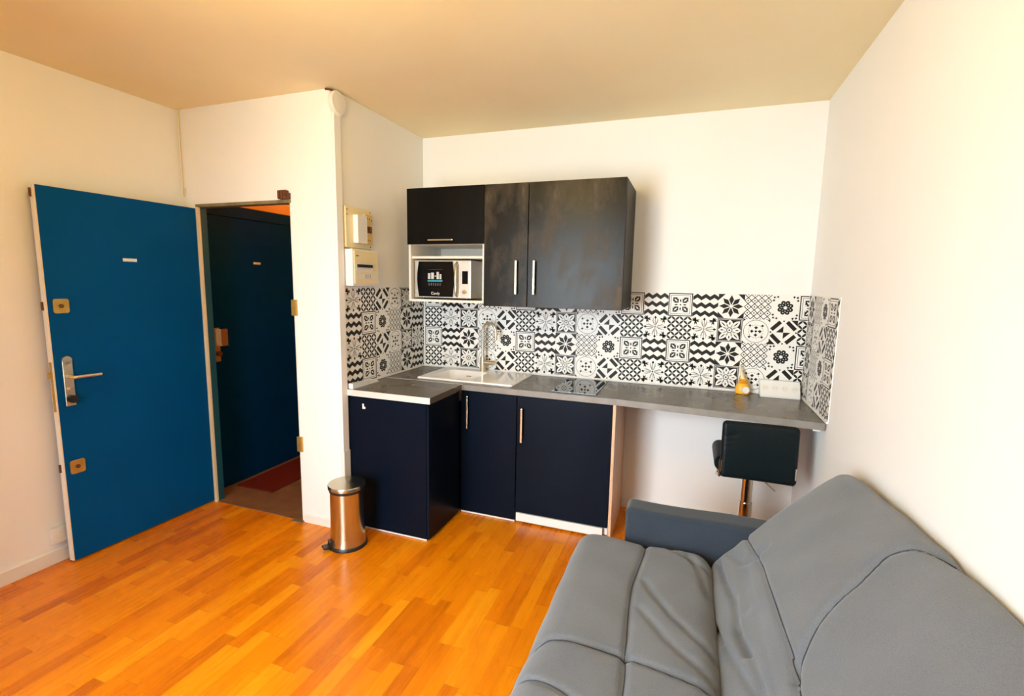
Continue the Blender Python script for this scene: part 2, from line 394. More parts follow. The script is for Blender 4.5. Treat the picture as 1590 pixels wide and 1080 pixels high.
b = B(); tube(b, [(LW - .055, .005, 1.045), (LW - .055, .045, 1.045), (LW - .062, .052, 1.045), (LW - .08, .054, 1.045), (LW - .185, .054, 1.043)], [.011, .010, .010, .0095, .009]); LP(b); obj('lever', b, m_nickel, hp, smooth=True)
b = B(); cyl(b, (LW - .055, .016, .975), .013, .02, 'y', bev=.002); LP(b); obj('keyhole', b, m_chrome, hp)
b = B(); cyl(b, (LW - .055, .022, .925), .021, .034, 'y', bev=.004); LP(b); tag(obj('thumb_turn', b, m_dark, hp, smooth=True), 'black thumb turn')
b = B(); box(b, LW + .0025, LW + .005, -.034, -.014, .86, 1.13, .001); box(b, LW + .004, LW + .02, -.03, -.018, 1.045, 1.075, .002); box(b, LW + .004, LW + .007, -.03, -.018, .93, .97, .001); LP(b); obj('mortise_faceplate', b, m_brass, door)
for z in (2.0, 1.425, .543):
    b = B(); box(b, LW + .002, LW + .010, -.038, -.028, z - .022, z + .022, .001); LP(b); obj('bolt', b, m_rust, door)

# left corner cable, outer-corner conduit, round cap
b = B(); tube(b, [(XL + .02, -D - .006, H), (XL + .02, -D - .006, 2.14), (XL + .026, -D - .006, 2.12), (XL + .034, -D - .006, 2.14), (XL + .034, -D - .006, 2.17)], .004, 8)
tag(obj('cable', b, m_cream, smooth=True), 'thin cream painted cable running down the corner above the open blue door', 'cable')
b = B(); box(b, 0, .016, -D + .003, -.968, .056, 2.56, .002)
cdt = tag(obj('cable_trunking', b, m_wall), 'white painted vertical cable trunking on the outer corner beside the doorway', 'cable trunking')
b = B(); box(b, .0, .021, -D + .001, -.966, .30, .52, .002); obj('junction_box', b, m_trim, cdt)
b = B(); lathe(b, (0, 0, 0), [(.068, 0), (.068, .018), (.060, .026), (.0, .03)], 32)
bmesh.ops.rotate(b, verts=b.verts, cent=(0, 0, 0), matrix=Matrix.Rotation(PI / 2, 3, 'Y')); bmesh.ops.translate(b, verts=b.verts, vec=(.0005, -.985, 2.597))
vc = tag(obj('vent_cap', b, m_trim, smooth=True), 'round white cap on the wall corner just under the ceiling', 'vent cap')
b = B(); tube(b, [(-.03, -D - .006, H - .004), (-.01, -D - .01, H - .008), (.01, -D - .004, H - .012), (.02, -D + .02, H - .02), (.018, -D + .03, 2.63)], .006, 8)
tag(obj('cable', b, m_rust, smooth=True), 'short dark cable stub above the round white cap at the ceiling', 'cable')
# socket on left wall
b = B(); box(b, XL, XL + .03, -1.93, -1.855, .115, .205, .006); sk = tag(obj('socket_box', b, m_white), 'small white surface socket just above the left baseboard by the open door', 'socket')
b = B(); cyl(b, (XL + .031, -1.893, .16), .022, .004, 'x'); obj('socket_face', b, m_whitelam, sk)

# ------------------------------------------------------------------ patterned splashbacks
def circ(cx, cy, r, n=16, ry=None): return [(cx + r * math.cos(2 * PI * k / n), cy + (ry or r) * math.sin(2 * PI * k / n)) for k in range(n)]
def ring(cx, cy, r, w, n=24):
    out = []
    for k in range(n):
        a, c = 2 * PI * k / n, 2 * PI * (k + 1) / n
        out.append([(cx + rr * math.cos(t), cy + rr * math.sin(t)) for rr, t in ((r, a), (r, c), (r - w, c), (r - w, a))])
    return out
def line(x1, y1, x2, y2, w):
    l = math.hypot(x2 - x1, y2 - y1); nx, ny = -(y2 - y1) / l * w / 2, (x2 - x1) / l * w / 2
    return [(x1 + nx, y1 + ny), (x1 - nx, y1 - ny), (x2 - nx, y2 - ny), (x2 + nx, y2 + ny)]
def petal(cx, cy, a, r0, r1, w, fat=.5, n=5):
    """lens from r0 to r1 along angle a"""
    P = []; ca, sa = math.cos(a), math.sin(a)
    for i in range(n + 1):
        t = i / n; x = r0 + (r1 - r0) * t; y = w / 2 * math.sin(PI * t) ** fat if 0 < t < 1 else 0; P.append((x, y))
    P += [(x, -y) for x, y in P[-2:0:-1]]
    return [(cx + x * ca - y * sa, cy + x * sa + y * ca) for x, y in P]
def rhomb(cx, cy, a, r0, r1, w, m=.5):
    ca, sa = math.cos(a), math.sin(a); xm = r0 + (r1 - r0) * m
    return [(cx + x * ca - y * sa, cy + x * sa + y * ca) for x, y in ((r0, 0), (xm, -w / 2), (r1, 0), (xm, w / 2))]
def sq(x0, y0, x1, y1): return [(x0, y0), (x1, y0), (x1, y1), (x0, y1)]
def frame_(i, w): return [sq(i, i, 1 - i, i + w), sq(i, 1 - i - w, 1 - i, 1 - i), sq(i, i + w, i + w, 1 - i - w), sq(1 - i - w, i + w, 1 - i, 1 - i - w)]
def motif(kind):
    d = []   # (layer, dark?, poly)
    A = lambda p, L=1, k=1: d.append((L, k, p))
    if kind == 'frame':
        for p in frame_(.01, .04) + frame_(.10, .016): A(p)
        for sx in (-1, 1):
            for sy in (-1, 1):
                cx, cy = .5 + sx * .195, .5 + sy * .195
                A(sq(cx - .115, cy - .115, cx + .115, cy + .115))
                A(rhomb(cx, cy, math.atan2(sy, sx), -.11, .10, .07), 2, 0)
                A(circ(cx + sx * .085, cy - sy * .085, .03, 8), 2, 0); A(circ(cx - sx * .085, cy + sy * .085, .03, 8), 2, 0)
        for k in range(4): A(rhomb(.5, .5, k * PI / 2, .09, .26, .07))
        A(circ(.5, .5, .035, 8))
    elif kind == 'chevron':
        n = 3; h = .125; am = .058
        for i, yc in enumerate((.85, .50, .15)):
            ph = 1 if i % 2 == 0 else -1
            for k in range(2 * n):
                x0, x1 = k / (2 * n), (k + 1) / (2 * n)
                a0, a1 = (-am, am) if (k % 2 == 0) == (ph > 0) else (am, -am)
                A([(x0, yc + a0 - h / 2 - .02), (x1, yc + a1 - h / 2 - .02), (x1, yc + a1 + h / 2 + .02), (x0, yc + a0 + h / 2 + .02)])
    elif kind == 'star':
        c = .26
        for p in ([(0, 0), (c, 0), (0, c)], [(1, 0), (1, c), (1 - c, 0)], [(1, 1), (1 - c, 1), (1, 1 - c)], [(0, 1), (0, 1 - c), (c, 1)]): A(p)
        for k in range(8): A(rhomb(.5, .5, k * PI / 4, .045, .46, .19, .55))
    elif kind == 'slat':
        for i in range(-4, 5):
            A(line(i / 4, 0, i / 4 + 1, 1, .028)); A(line(i / 4, 1, i / 4 + 1, 0, .028))
        for i in range(4):
            for j in range(5): A([(.125 + i / 4 + a, j / 4 + b2) for a, b2 in ((.035, 0), (0, .035), (-.035, 0), (0, -.035))]) 
    elif kind == 'dots':
        for k in range(8):
            a = (k + .5) * PI / 4; A(circ(.5 + .21 * math.cos(a), .5 + .21 * math.sin(a), .085, 10)); A(petal(.5, .5, a, .05, .21, .09))
            A(circ(.5 + .20 * math.cos(a), .5 + .20 * math.sin(a), .022, 6), 2, 0)
        for sx in (0, 1):
            for sy in (0, 1):
                for u, v in ((.09, .09), (.21, .07), (.07, .21)):
                    cx, cy = (u if sx == 0 else 1 - u), (v if sy == 0 else 1 - v)
                    A([(cx + a, cy + b2) for a, b2 in ((.055, .0), (.022, .022), (0, .055), (-.022, .022), (-.055, 0), (-.022, -.022), (0, -.055), (.022, -.022))])
    elif kind == 'lattice':
        for i in range(3):
            for j in range(3):
                cx, cy = (i + .5) / 3, (j + .5) / 3; r = 1 / 6
                for k in range(4):
                    a = k * PI / 2; x0, y0 = cx + r * math.cos(a), cy + r * math.sin(a); x1, y1 = cx + r * math.cos(a + PI / 2), cy + r * math.sin(a + PI / 2)
                    A(petal(x0, y0, math.atan2(y1 - y0, x1 - x0), 0, math.hypot(x1 - x0, y1 - y0), .085, .55))
    elif kind == 'snow':
        A(circ(.5, .5, .03, 8))
        for k in range(4):
            a = k * PI / 2
            A(line(.5 + .04 * math.cos(a), .5 + .04 * math.sin(a), .5 + .42 * math.cos(a), .5 + .42 * math.sin(a), .018)); A(rhomb(.5, .5, a, .34, .49, .11))
            for da in (-.35, .35): A(line(.5 + .10 * math.cos(a + da), .5 + .10 * math.sin(a + da), .5 + .40 * math.cos(a + da * .75), .5 + .40 * math.sin(a + da * .75), .014))
        for k in range(8):
            a = (k + .5) * PI / 4
            A(line(.5 + .08 * math.cos(a), .5 + .08 * math.sin(a), .5 + .33 * math.cos(a), .5 + .33 * math.sin(a), .016))
        for k in range(4):
            a = (k + .5) * PI / 2; cx, cy = .5 + .50 * math.cos(a), .5 + .50 * math.sin(a)
            for da in (-.75, -.25, .25, .75): A(rhomb(cx, cy, a + da, -.03, .17, .07))
            for da in (-.95, -.45, .45, .95): A(rhomb(cx, cy, a + PI + da, .0, .19, .06))
            A(circ(cx, cy, .06, 6))
    elif kind == 'flower':
        A(sq(.02, .02, .98, .98)); A(sq(.05, .05, .95, .95), 2, 0); A(sq(.065, .065, .935, .935), 3, 1)
        for k in range(8):
            a = k * PI / 4; R_ = .44 if k % 2 == 0 else .55
            A(petal(.5, .5, a, .06, R_, .25 if k % 2 == 0 else .22, .7), 4, 0)
            A(petal(.5, .5, a, .22, R_ - .08, .045, .7), 5, 1)
        A(circ(.5, .5, .14, 14), 6, 0)
        for p in ring(.5, .5, .12, .03, 14): A(p, 7, 1)
        A(circ(.5, .5, .035, 8), 7, 1)
    elif kind == 'circle':
        for p in ring(.5, .5, .47, .016, 28): A(p)
        for k in range(16):
            a = k * PI / 8; A(line(.5 + .27 * math.cos(a), .5 + .27 * math.sin(a), .5 + .27 * math.cos(a + .25), .5 + .27 * math.sin(a + .25), .012))
        for cx, cy, s in [(.5, .5, .06)] + [(.5 + .15 * math.cos(k * PI / 2), .5 + .15 * math.sin(k * PI / 2), .075) for k in range(4)] + [(.5 + .33 * math.cos(k * PI / 2 + PI / 4), .5 + .33 * math.sin(k * PI / 2 + PI / 4), .06) for k in range(4)]:
            A([(cx + a * s, cy + b2 * s) for a, b2 in ((1, 0), (.45, .45), (0, 1), (-.45, .45), (-1, 0), (-.45, -.45), (0, -1), (.45, -.45))])
        for p in ([(0, 0), (.11, 0), (0, .11)], [(1, 0), (1, .11), (.89, 0)], [(1, 1), (.89, 1), (1, .89)], [(0, 1), (0, .89), (.11, 1)]): A(p)
    elif kind == 'diag':
        def bar(x0, y0, x1, y1): A(line(x0, y0, x1, y1, .15))
        bar(.07, .60, .38, .93); bar(.62, .93, .93, .62); bar(.07, .40, .40, .07); bar(.62, .07, .93, .38)
        A([(.5, .5), (.5, .76), (.24, .5)]); A([(.5, .5), (.5, .24), (.76, .5)])
        A([(1, 1), (.76, 1), (1, .76)]); A([(0, 0), (.24, 0), (0, .24)])
        for cx, cy in ((.5, .96), (.5, .04), (.96, .5), (.04, .5)): A(circ(cx, cy, .035, 6))
    return d
MOT = {k: motif(k) for k in ('frame', 'chevron', 'star', 'slat', 'dots', 'lattice', 'snow', 'flower', 'circle', 'diag')}
def clip(poly, x0, x1, y0, y1):
    def cl(P, f, g):
        out = []
        for i in range(len(P)):
            a, c = P[i], P[(i + 1) % len(P)]; fa, fc = f(a), f(c)
            if fa >= 0: out.append(a)
            if (fa >= 0) != (fc >= 0): t = fa / (fa - fc); out.append((a[0] + (c[0] - a[0]) * t, a[1] + (c[1] - a[1]) * t))
        return out
    for f in (lambda p: p[0] - x0, lambda p: x1 - p[0], lambda p: p[1] - y0, lambda p: y1 - p[1]):
        if len(poly) < 3: return []
        poly = cl(poly, f, None)
    return poly
TS, BZ0, BZ1 = .154, .924, 1.545
SEQ_A = ['frame', 'chevron', 'star', 'slat', 'dots']; SEQ_B = ['lattice', 'snow', 'flower', 'circle', 'diag']
def tiles(bm, mapf, u0, u1, us, seqs, shift=0, rot=False, eps=.00025):
    """fill u0..u1 with tiles starting at us; mapf(u, z, depth) -> world"""
    for row in range(4):
        zt = BZ0 + (3 - row) * TS
        seq = seqs[row % 2]; c = 0; u = us
        while u < u1 - .001:
            for L, k, p in MOT[seq[(c + shift) % 5]]:
                if rot: p = [(1 - x, 1 - y) for x, y in p]
                x0, x1 = max(0, (u0 - u) / TS), min(1, (u1 - u) / TS)
                p = clip(p, x0, x1, 0, 1)
                if len(p) >= 3 and k: k2 = 1
                elif len(p) >= 3: k2 = 0
                else: continue
                vs = [bm.verts.new(mapf(u + x * TS, zt + y * TS, L * eps)) for x, y in p]
                try: bm.faces.new(vs).material_index = k2
                except ValueError: pass
            u += TS; c += 1
def splash(name, label, boxd, calls, trims):
    b = B(); box(b, *boxd, mi=0)
    for a in calls: tiles(b, *a[0], **a[1])
    o = obj(name, b, [m_tilew, m_tiled]); tag(o, label, 'splashback')
    for t in trims:
        b = B(); box(b, *t, .001); obj('edge_trim', b, m_white, o)
    return o
th = .004
splash('splashback', 'long black and white patterned tile splashback on the back wall behind sink and worktop', (.0045, W - .0045, -th, -.0003, .914, BZ1),
       [((lambda u, z, e: (u, -th - e, z), .012, .012 + 12 * TS, .012, (SEQ_A, SEQ_B)), {}), ((lambda u, z, e: (u, -th - e, z), .012 + 12 * TS, W - .006, .012 + 12 * TS, (SEQ_A, SEQ_B)), {})],
       [(.0045, .016, -th - .008, -th, .914, BZ1), (.016, W - .006, -th - .006, -th, .9125, .9225)])
# left panel: from outer edge (y=-.955) into the corner
LA = ['snow', 'lattice', 'diag', 'circle', 'flower']; LB = ['chevron', 'frame', 'dots', 'slat', 'star']
splash('splashback', 'patterned tile splashback on the left kitchen side wall under the fuse box', (.0003, th, -.955, -.0095, .914, BZ1),
       [((lambda u, z, e: (th + e, u, z), -.955, -.012, -.955, (LA, LB)), dict(rot=True))], [(th, th + .006, -.955, -.012, .9125, .9225)])
RA = ['star', 'slat', 'dots', 'frame', 'chevron']; RB = ['flower', 'circle', 'diag', 'lattice', 'snow']
splash('splashback', 'short patterned tile splashback on the right wall at the worktop end', (W - th, W, -.655, -.0095, .914, BZ1),
       [((lambda u, z, e: (W - th - e, -u, z), .01, .655, .01, (RA, RB)), {})], [(W - th - .006, W - th, -.655, -.012, .9125, .9225)])

# ------------------------------------------------------------------ worktops
WT, WTT = .91, .038
YW = -.54
# main worktop with sink cut-out handled by the sink standing in an opening
SX0, SX1, SY0, SY1 = .215, .93, -.475, -.035          # sink outline
HX_0, HX_1, HY_0, HY_1 = 1.205, 1.49, -.505, -.035
b = B()
cut = .02
for x0, x1, y0, y1 in ((0.006, SX0 + cut, YW + .002, -.0105), (SX1 - cut, W - .006, YW + .002, -.0105), (SX0 + cut, SX1 - cut, YW + .002, SY0 + cut), (SX0 + cut, SX1 - cut, SY1 - cut, -.0105)):
    box(b, x0, x1, y0, y1, WT - WTT, WT)
YWR = -.635
prism(b, [(1.62, YW + .002), (W - .006, YW + .002), (W - .006, YWR + .002)], WT - WTT, WT, 'z')
wtop = tag(obj('worktop', b, m_worktop), 'long dark grey laminate worktop along the back wall carrying sink and hob', 'worktop')
b = B(); prism(b, [(.605, YW + .002), (.605, YW), (1.62, YW), (W - .006, YWR), (W - .006, YWR + .002), (1.62, YW + .002)], WT - WTT, WT - .0005, 'z'); obj('front_edge', b, m_edge, wtop)
# deeper right end of worktop
PX, PY = .60, -.972
b = B(); box(b, .002, PX, PY + .002, YW - .0035, WT - WTT, WT)
ptop = tag(obj('worktop', b, m_worktop), 'short dark grey worktop on the protruding left cabinet in front of the sink run', 'worktop')
b = B(); box(b, -.0, PX, PY - .0005, PY + .002, WT - WTT, WT - .0002); tag(obj('front_edge', b, m_silveredge, ptop), 'pale bright front edge strip')
b = B(); box(b, .006, PX + .003, YW - .0035, YW, WT - WTT, WT + .0015); obj('joint_strip', b, m_silveredge, ptop)
b = B(); prism(b, [(-.955, WT), (-.955, WT + .034), (-.72, WT + .022), (-.68, WT)], .0105, .045, 'x'); obj('wall_strip', b, m_white, ptop)
# worktop right support batten
b = B(); box(b, W - .035, W - .001, -.53, -.02, WT - WTT - .035, WT - WTT - .0005, .001)
tag(obj('support_batten', b, m_white), 'white batten under the right end of the long worktop', 'batten')

# ------------------------------------------------------------------ handles
def bar_handle(parent, x, y, z0, z1, horiz=False, x1=None):
    """flat bar handle standing off a front facing -y at plane y"""
    b = B()
    if horiz:
        box(b, x, x1, y - .030, y - .022, z0 - .005, z0 + .005, .002)
        for q in (x + .012, x1 - .012): cyl(b, (q, y - .0115, z0), .0045, .023, 'y', seg=10)
    else:
        box(b, x - .007, x + .007, y - .030, y - .021, z0, z1, .003)
        for q in (z0 + .02, z1 - .02): cyl(b, (x, y - .011, q), .005, .022, 'y', seg=10)
    return obj('handle', b, m_steel, parent)

# ------------------------------------------------------------------ base cabinets
BT = WT - WTT
# protruding left cabinet
c = empty('base_cabinet', (.29, -.75, 0), 'black base cabinet protruding at the left under the short worktop, with a small white sticker', 'cabinet')
b = B(); box(b, .004, .562, -.936, -.548, .012, BT - .001, .001); obj('body', b, m_navy, c)
b = B(); box(b, .004, .562, -.955, -.938, .014, BT - .003, .0015); obj('end_panel', b, m_navy, c)
b = B(); box(b, .564, .580, -.952, -.548, .014, BT - .003, .0015); obj('door', b, m_navy, c)
b = B(); box(b, .112, .124, -.9558, -.955, .792, .824); box(b, .124, .134, -.9558, -.955, .792, .806); tag(obj('sticker', b, m_white, c), 'small white sticker')
b = B(); box(b, .004, .562, -.952, -.95, .002, .011); tag(obj('floor_seal', b, m_white, c), 'thin white floor seal')
# sink cabinet
YB = -.516
c = empty('base_cabinet', (.78, -.27, 0), 'narrow navy black cabinet under the sink between protruding cabinet and fridge', 'cabinet')
b = B(); box(b, .012, .979, YB + .02, -.014, .012, WT - .2, .001); obj('body', b, m_navy, c)
b = B(); box(b, .584, .978, YB, YB + .018, .016, BT - .004, .0015); dr = obj('door', b, m_navy, c)
bar_handle(dr, .634, YB, .61, .835)
b = B(); box(b, .584, .978, YB + .001, YB + .004, .002, .012); tag(obj('floor_seal', b, m_white, c), 'thin white floor seal')
# fridge
c = empty('refrigerator', (1.29, -.27, 0), 'under-counter fridge behind a navy black door with white kick strip, right of the sink cabinet', 'refrigerator')
b = B(); box(b, .986, 1.592, YB + .03, -.016, .014, BT - .006, .002); obj('body', b, m_white, c)
b = B(); box(b, .984, 1.594, YB, YB + .028, .074, BT - .004, .002); dr = obj('door', b, m_navy, c)
bar_handle(dr, 1.022, YB, .562, .788)
b = B(); box(b, .99, 1.565, YB - .004, YB + .012, .014, .069, .002); tag(obj('kick_strip', b, m_white, c), 'white kick strip')
for x in (1.02, 1.555):
    b = B(); cyl(b, (x, YB + .03, .007), .014, .014, 'z', seg=12); obj('foot', b, m_dark, c)
b = B(); box(b, 1.598, 1.616, YB - .0, -.012, 0, BT - .001, .001)
tag(obj('end_panel', b, m_beech), 'pale oak end panel standing at the right side of the fridge', 'panel')

# ------------------------------------------------------------------ sink, tap, hob
s = empty('sink', (.57, -.255, WT), 'white rectangular inset ceramic sink with bowl and drainer in the long worktop', 'sink')
b = B(); zt = WT + .011
bx0, bx1, by0, by1 = .30, .62, -.435, -.115
O = rrect(SX0, SX1, SY0, SY1, .012); O2 = rrect(SX0 + .006, SX1 - .006, SY0 + .006, SY1 - .006, .010)
I1 = rrect(bx0, bx1, by0, by1, .05); I2 = rrect(bx0 + .006, bx1 - .006, by0 + .006, by1 - .006, .046); I3 = rrect(bx0 + .025, bx1 - .025, by0 + .025, by1 - .025, .04)
def rg(P, z): return [b.verts.new((x, y, z)) for x, y in P]
R0, R1, R2 = rg(O, WT + .0005), rg(O, zt - .004), rg(O2, zt)
S1, S2, S3 = rg(I1, zt), rg(I2, zt - .006), rg(I3, WT - .15)
n = len(R0)
def br(A_, B_, sm=True):
    for k in range(n): b.faces.new((A_[k], A_[(k + 1) % n], B_[(k + 1) % n], B_[k])).smooth = sm
br(R0, R1); br(R1, R2); br(R2, S1, False); br(S1, S2); br(S2, S3); b.faces.new(S3)
bmesh.ops.recalc_face_normals(b, faces=b.faces[:])
bas = obj('basin', b, m_ceramic, s)
b = B(); cyl(b, (.46, -.275, WT - .148), .042, .006, bev=.002); obj('drain', b, m_chrome, s)
b = B(); box(b, .435, .475, -.1255, -.1215, WT - .036, WT - .026, .001); obj('overflow', b, m_dark, s)
# tap
tx, ty = .548, -.075
t = empty('tap', (tx, ty, zt), 'brushed gold steel gooseneck kitchen tap standing behind the sink bowl', 'tap')
b = B(); cyl(b, (tx, ty, zt + .004), .027, .008, bev=.002); cyl(b, (tx, ty, zt + .055), .0205, .11, bev=.003); obj('body', b, m_nickel, t, smooth=True)
b = B(); pts = [(tx, ty, zt + .10), (tx, ty, 1.225)]; R_ = .056
for k in range(1, 13): a = PI - PI * k / 12; pts.append((tx + R_ + R_ * math.cos(a), ty - .012 * (1 - math.cos(PI * k / 12)) / 2 * 2, 1.225 + R_ * 1.15 * math.sin(a)))
pts.append((tx + 2 * R_ + .002, ty - .024, 1.165)); tube(b, pts, .0105, 14); obj('spout', b, m_nickel, t, smooth=True)
b = B(); cyl(b, (tx + .045, ty, zt + .065), .0165, .07, 'x', bev=.003); cyl(b, (tx + .088, ty, zt + .065), .0145, .016, 'x', bev=.003); obj('handle', b, m_nickel, t, smooth=True)
# hob
b = B(); box(b, HX_0, HX_1, HY_0, HY_1, WT + .0005, WT + .006, .0015)
hb = tag(obj('hob', b, m_glassblack), 'small black ceramic glass hob in the worktop, reflecting the splashback', 'hob')
for y in (-.40, -.17):
    b = B()
    for p in ring((HX_0 + HX_1) / 2, y, .08, .0015, 40): quad(b, [(px, py, WT + .0062) for px, py in p])
    obj('cooking_zone_mark', b, m_greyprint, hb)

# bottle
b_ = Vector((2.345, -.055, WT))
t = empty('soap_bottle', b_, 'squat orange yellow plastic bottle with cream nozzle beside the power strip', 'bottle')
b = B(); lathe(b, b_, [(.034, 0), (.040, .004), (.042, .02), (.040, .045), (.030, .064), (.026, .070)], 32, sx=1.05, sy=.75); obj('body', b, m_bottle, t, smooth=True)
b = B()
for k in range(4): lathe(b, b_ + Vector((0, 0, .070 + k * .0075)), [(.024, 0), (.029, .0035), (.024, .0075)], 24)
obj('cap', b, m_bottle, t, smooth=True)
b = B(); tube(b, [b_ + Vector((-.004, 0, .098)), b_ + Vector((-.010, 0, .125)), b_ + Vector((-.022, 0, .165)), b_ + Vector((-.026, 0, .185))], [.016, .010, .006, .004]); obj('nozzle', b, m_cap, t, smooth=True)
b = B(); cyl(b, b_ + Vector((.016, -.0325, .032)), .021, .003, 'y', seg=20); obj('label', b, m_white, t)
# power strip
ps = empty('power_strip', (2.56, -.06, WT), 'white multi-socket power strip standing in the right corner of the worktop', 'power strip')
b = B(); prism(b, [(-.014, WT + .0), (-.014, WT + .098), (-.045, WT + .098), (-.098, WT + .012), (-.098, WT)], 2.442, 2.664, 'x'); bmesh.ops.bevel(b, geom=b.edges[:], offset=.003, segments=2, affect='EDGES'); obj('housing', b, m_white, ps)
nrm = Vector((0, -.0857, .0530)).normalized(); nrm = Vector((0, -.86, .51)).normalized()
for k in range(4):
    b = B(); t_ = bmesh.new(); bmesh.ops.create_cone(t_, cap_ends=True, segments=20, radius1=.019, radius2=.019, depth=.003)
    pc = Vector((2.472 + k * .054, -.0705, WT + .0565)) + nrm * .0005
    merge(b, t_, 0, Matrix.Translation(pc) @ nrm.to_track_quat('Z', 'Y').to_matrix().to_4x4())
    sck = obj('socket', b, m_whitelam, ps)
    b = B()
    for sx in (-.007, .007):
        t_ = bmesh.new(); bmesh.ops.create_cone(t_, cap_ends=True, segments=8, radius1=.002, radius2=.002, depth=.002)
        merge(b, t_, 0, Matrix.Translation(pc + Vector((sx, 0, 0)) + nrm * .002) @ nrm.to_track_quat('Z', 'Y').to_matrix().to_4x4())
    obj('contact_hole', b, m_edge, sck)

# ------------------------------------------------------------------ upper cabinets
UX0, UX1, UX2, UX3, UD, UZ0, UZ1 = .146, .717, 1.018, 1.616, -.470, 1.448, 2.205
c = empty('wall_cabinet', ((UX0 + UX1) / 2, UD / 2, UZ0), 'white open wall cabinet with black lift-up door above the microwave niche', 'cabinet', 'wall cabinets in a row over the splashback')
Y1 = -.0105
b = B(); t_ = .016
NZ = 1.835
box(b, UX0, UX0 + t_, UD + .018, Y1, UZ0, UZ1); box(b, UX1 - t_, UX1 - .001, UD + .018, Y1, UZ0, UZ1)
box(b, UX0 + t_, UX1 - t_, UD + .018, Y1, UZ0, UZ0 + t_); box(b, UX0 + t_, UX1 - t_, UD + .018, Y1, UZ1 - t_, UZ1)
box(b, UX0 + t_, UX1 - t_, UD + .018, Y1, NZ - .0, NZ + t_); box(b, UX0 + t_, UX1 - t_, Y1 - .006, Y1, UZ0 + t_, NZ)
obj('carcass', b, m_whitelam, c)
b = B(); box(b, UX0 + t_, UX1 - t_, UD + .03, Y1 - .006, 1.742, 1.742 + t_, .001); obj('shelf', b, m_whitelam, c)
b = B(); box(b, UX0, UX1 - .002, UD, UD + .017, NZ + .001, UZ1 + .001, .0015); dr = obj('door', b, m_blacklam, c)
bar_handle(dr, .32, UD, NZ + .026, 0, True, .505)
for x0, x1, hx, lab in ((UX1, UX2, .948, 'narrow black wall cabinet between the microwave niche and the wide cabinet'), (UX2, UX3, 1.068, 'wide black wall cabinet at the right end, door painted with wipe marks and a brown sheen')):
    c = empty('wall_cabinet', ((x0 + x1) / 2, UD / 2, UZ0), lab, 'cabinet', 'wall cabinets in a row over the splashback')
    b = B(); box(b, x0 + .001, x1 - .001, UD + .02, Y1, UZ0 - .012, UZ1 - .002, .001); obj('carcass', b, m_blacklam, c)
    b = B(); box(b, x0 + .0025, x1 - .0025, UD, UD + .018, UZ0 - .014, UZ1, .0015); dr = obj('door', b, m_smear_sheen, c)
    bar_handle(dr, hx, UD, 1.515, 1.728)

# ------------------------------------------------------------------ microwave
mx0, mx1, my, mz0, mz1 = .176, .607, -.425, UZ0 + t_ + .012, 1.731
mw = empty('microwave', ((mx0 + mx1) / 2, -.24, mz0 - .012), 'silver microwave oven with bulging black glass door in the white cabinet niche', 'microwave')
b = B(); box(b, mx0 + .004, mx1 - .002, my + .02, -.06, mz0, mz1, .004); tag(obj('body', b, m_mwsilver, mw), 'silver casing')
b = B(); box(b, mx0, mx1, my, my + .02, mz0, mz1, .006, 3); obj('front', b, m_mwsilver, mw)
# black door glass with bulging sides
dx0, dx1 = mx0 + .030, mx0 + .296
P = []
N = 12
for k in range(N + 1): tt = k / N; P.append((dx1 + .010 * math.sin(PI * tt), mz0 + .008 + (mz1 - mz0 - .016) * tt))
for k in range(N + 1): tt = 1 - k / N; P.append((dx0 - .014 * math.sin(PI * tt) + .006, mz0 + .008 + (mz1 - mz0 - .016) * tt))
b = B(); prism(b, P, my - .006, my - .0002, 'y'); drm = obj('door', b, m_mwblack, mw)
b = B(); yy = my - .0066
zz = (mz0 + mz1) / 2
cx = (dx0 + dx1) / 2
for k, (a0, a1, w) in enumerate([(-.055, -.035, .04), (-.03, -.006, .045), (.012, .032, .05), (.036, .05, .035)]):
    for j in range(3): quad(b, [(cx + a0 + (a1 - a0) * q, yy, z) for q, z in ((j / 3, zz + .0), (j / 3 + .22, zz + .0), (j / 3 + .22, zz + w), (j / 3, zz + w * .95))], 1)
quad(b, [(cx - .004, yy, zz + .018), (cx + .01, yy, zz + .018), (cx + .01, yy, zz + .023), (cx - .004, yy, zz + .023)], 1)
quad(b, [(cx - .058, yy, zz - .018), (cx + .055, yy, zz - .018), (cx + .058, yy, zz - .005), (cx - .058, yy, zz - .006)], 0)
for k in range(6): quad(b, [(cx - .05 + k * .017, yy, zz - .045), (cx - .042 + k * .017, yy, zz - .045), (cx - .042 + k * .017, yy, zz - .027), (cx - .05 + k * .017, yy, zz - .027)], 2)
quad(b, [(cx - .055, yy, zz + .064), (cx + .055, yy, zz + .064), (cx + .055, yy, zz + .0655), (cx - .055, yy, zz + .0655)], 2)
bmesh.ops.recalc_face_normals(b, faces=b.faces[:])
tag(obj('door_sticker', b, [m_tealprint, m_white, mat('dim_grey_print', (.08, .08, .085), .5)], drm), 'white and teal printed sticker on door glass')
bt = text_bm('Candy', .026, Matrix.Translation((cx + .002, my - .0066, mz0 + .030)) @ Matrix.Rotation(PI / 2, 4, 'X') @ Matrix.Shear('XY', 4, (0, 0)))
obj('logo', bt, m_white, drm)
b = B(); hxm = mx0 + .328
tube(b, [(hxm, my, mz0 + .014), (hxm, my - .02, mz0 + .03), (hxm, my - .026, zz), (hxm, my - .02, mz1 - .03), (hxm, my, mz1 - .014)], [.008, .010, .011, .010, .008], 12); tag(obj('handle', b, m_steel, mw, smooth=True), 'silver door handle')
b = B(); box(b, mx0 + .354, mx1 - .005, my - .004, my - .0003, mz0 + .010, mz1 - .008, .001); pan = obj('control_panel', b, m_mwsilver, mw)
b = B(); box(b, mx0 + .368, mx0 + .410, my - .0055, my - .0042, 1.573, 1.659, .0005); tag(obj('display', b, m_mwblack, pan), 'black display')
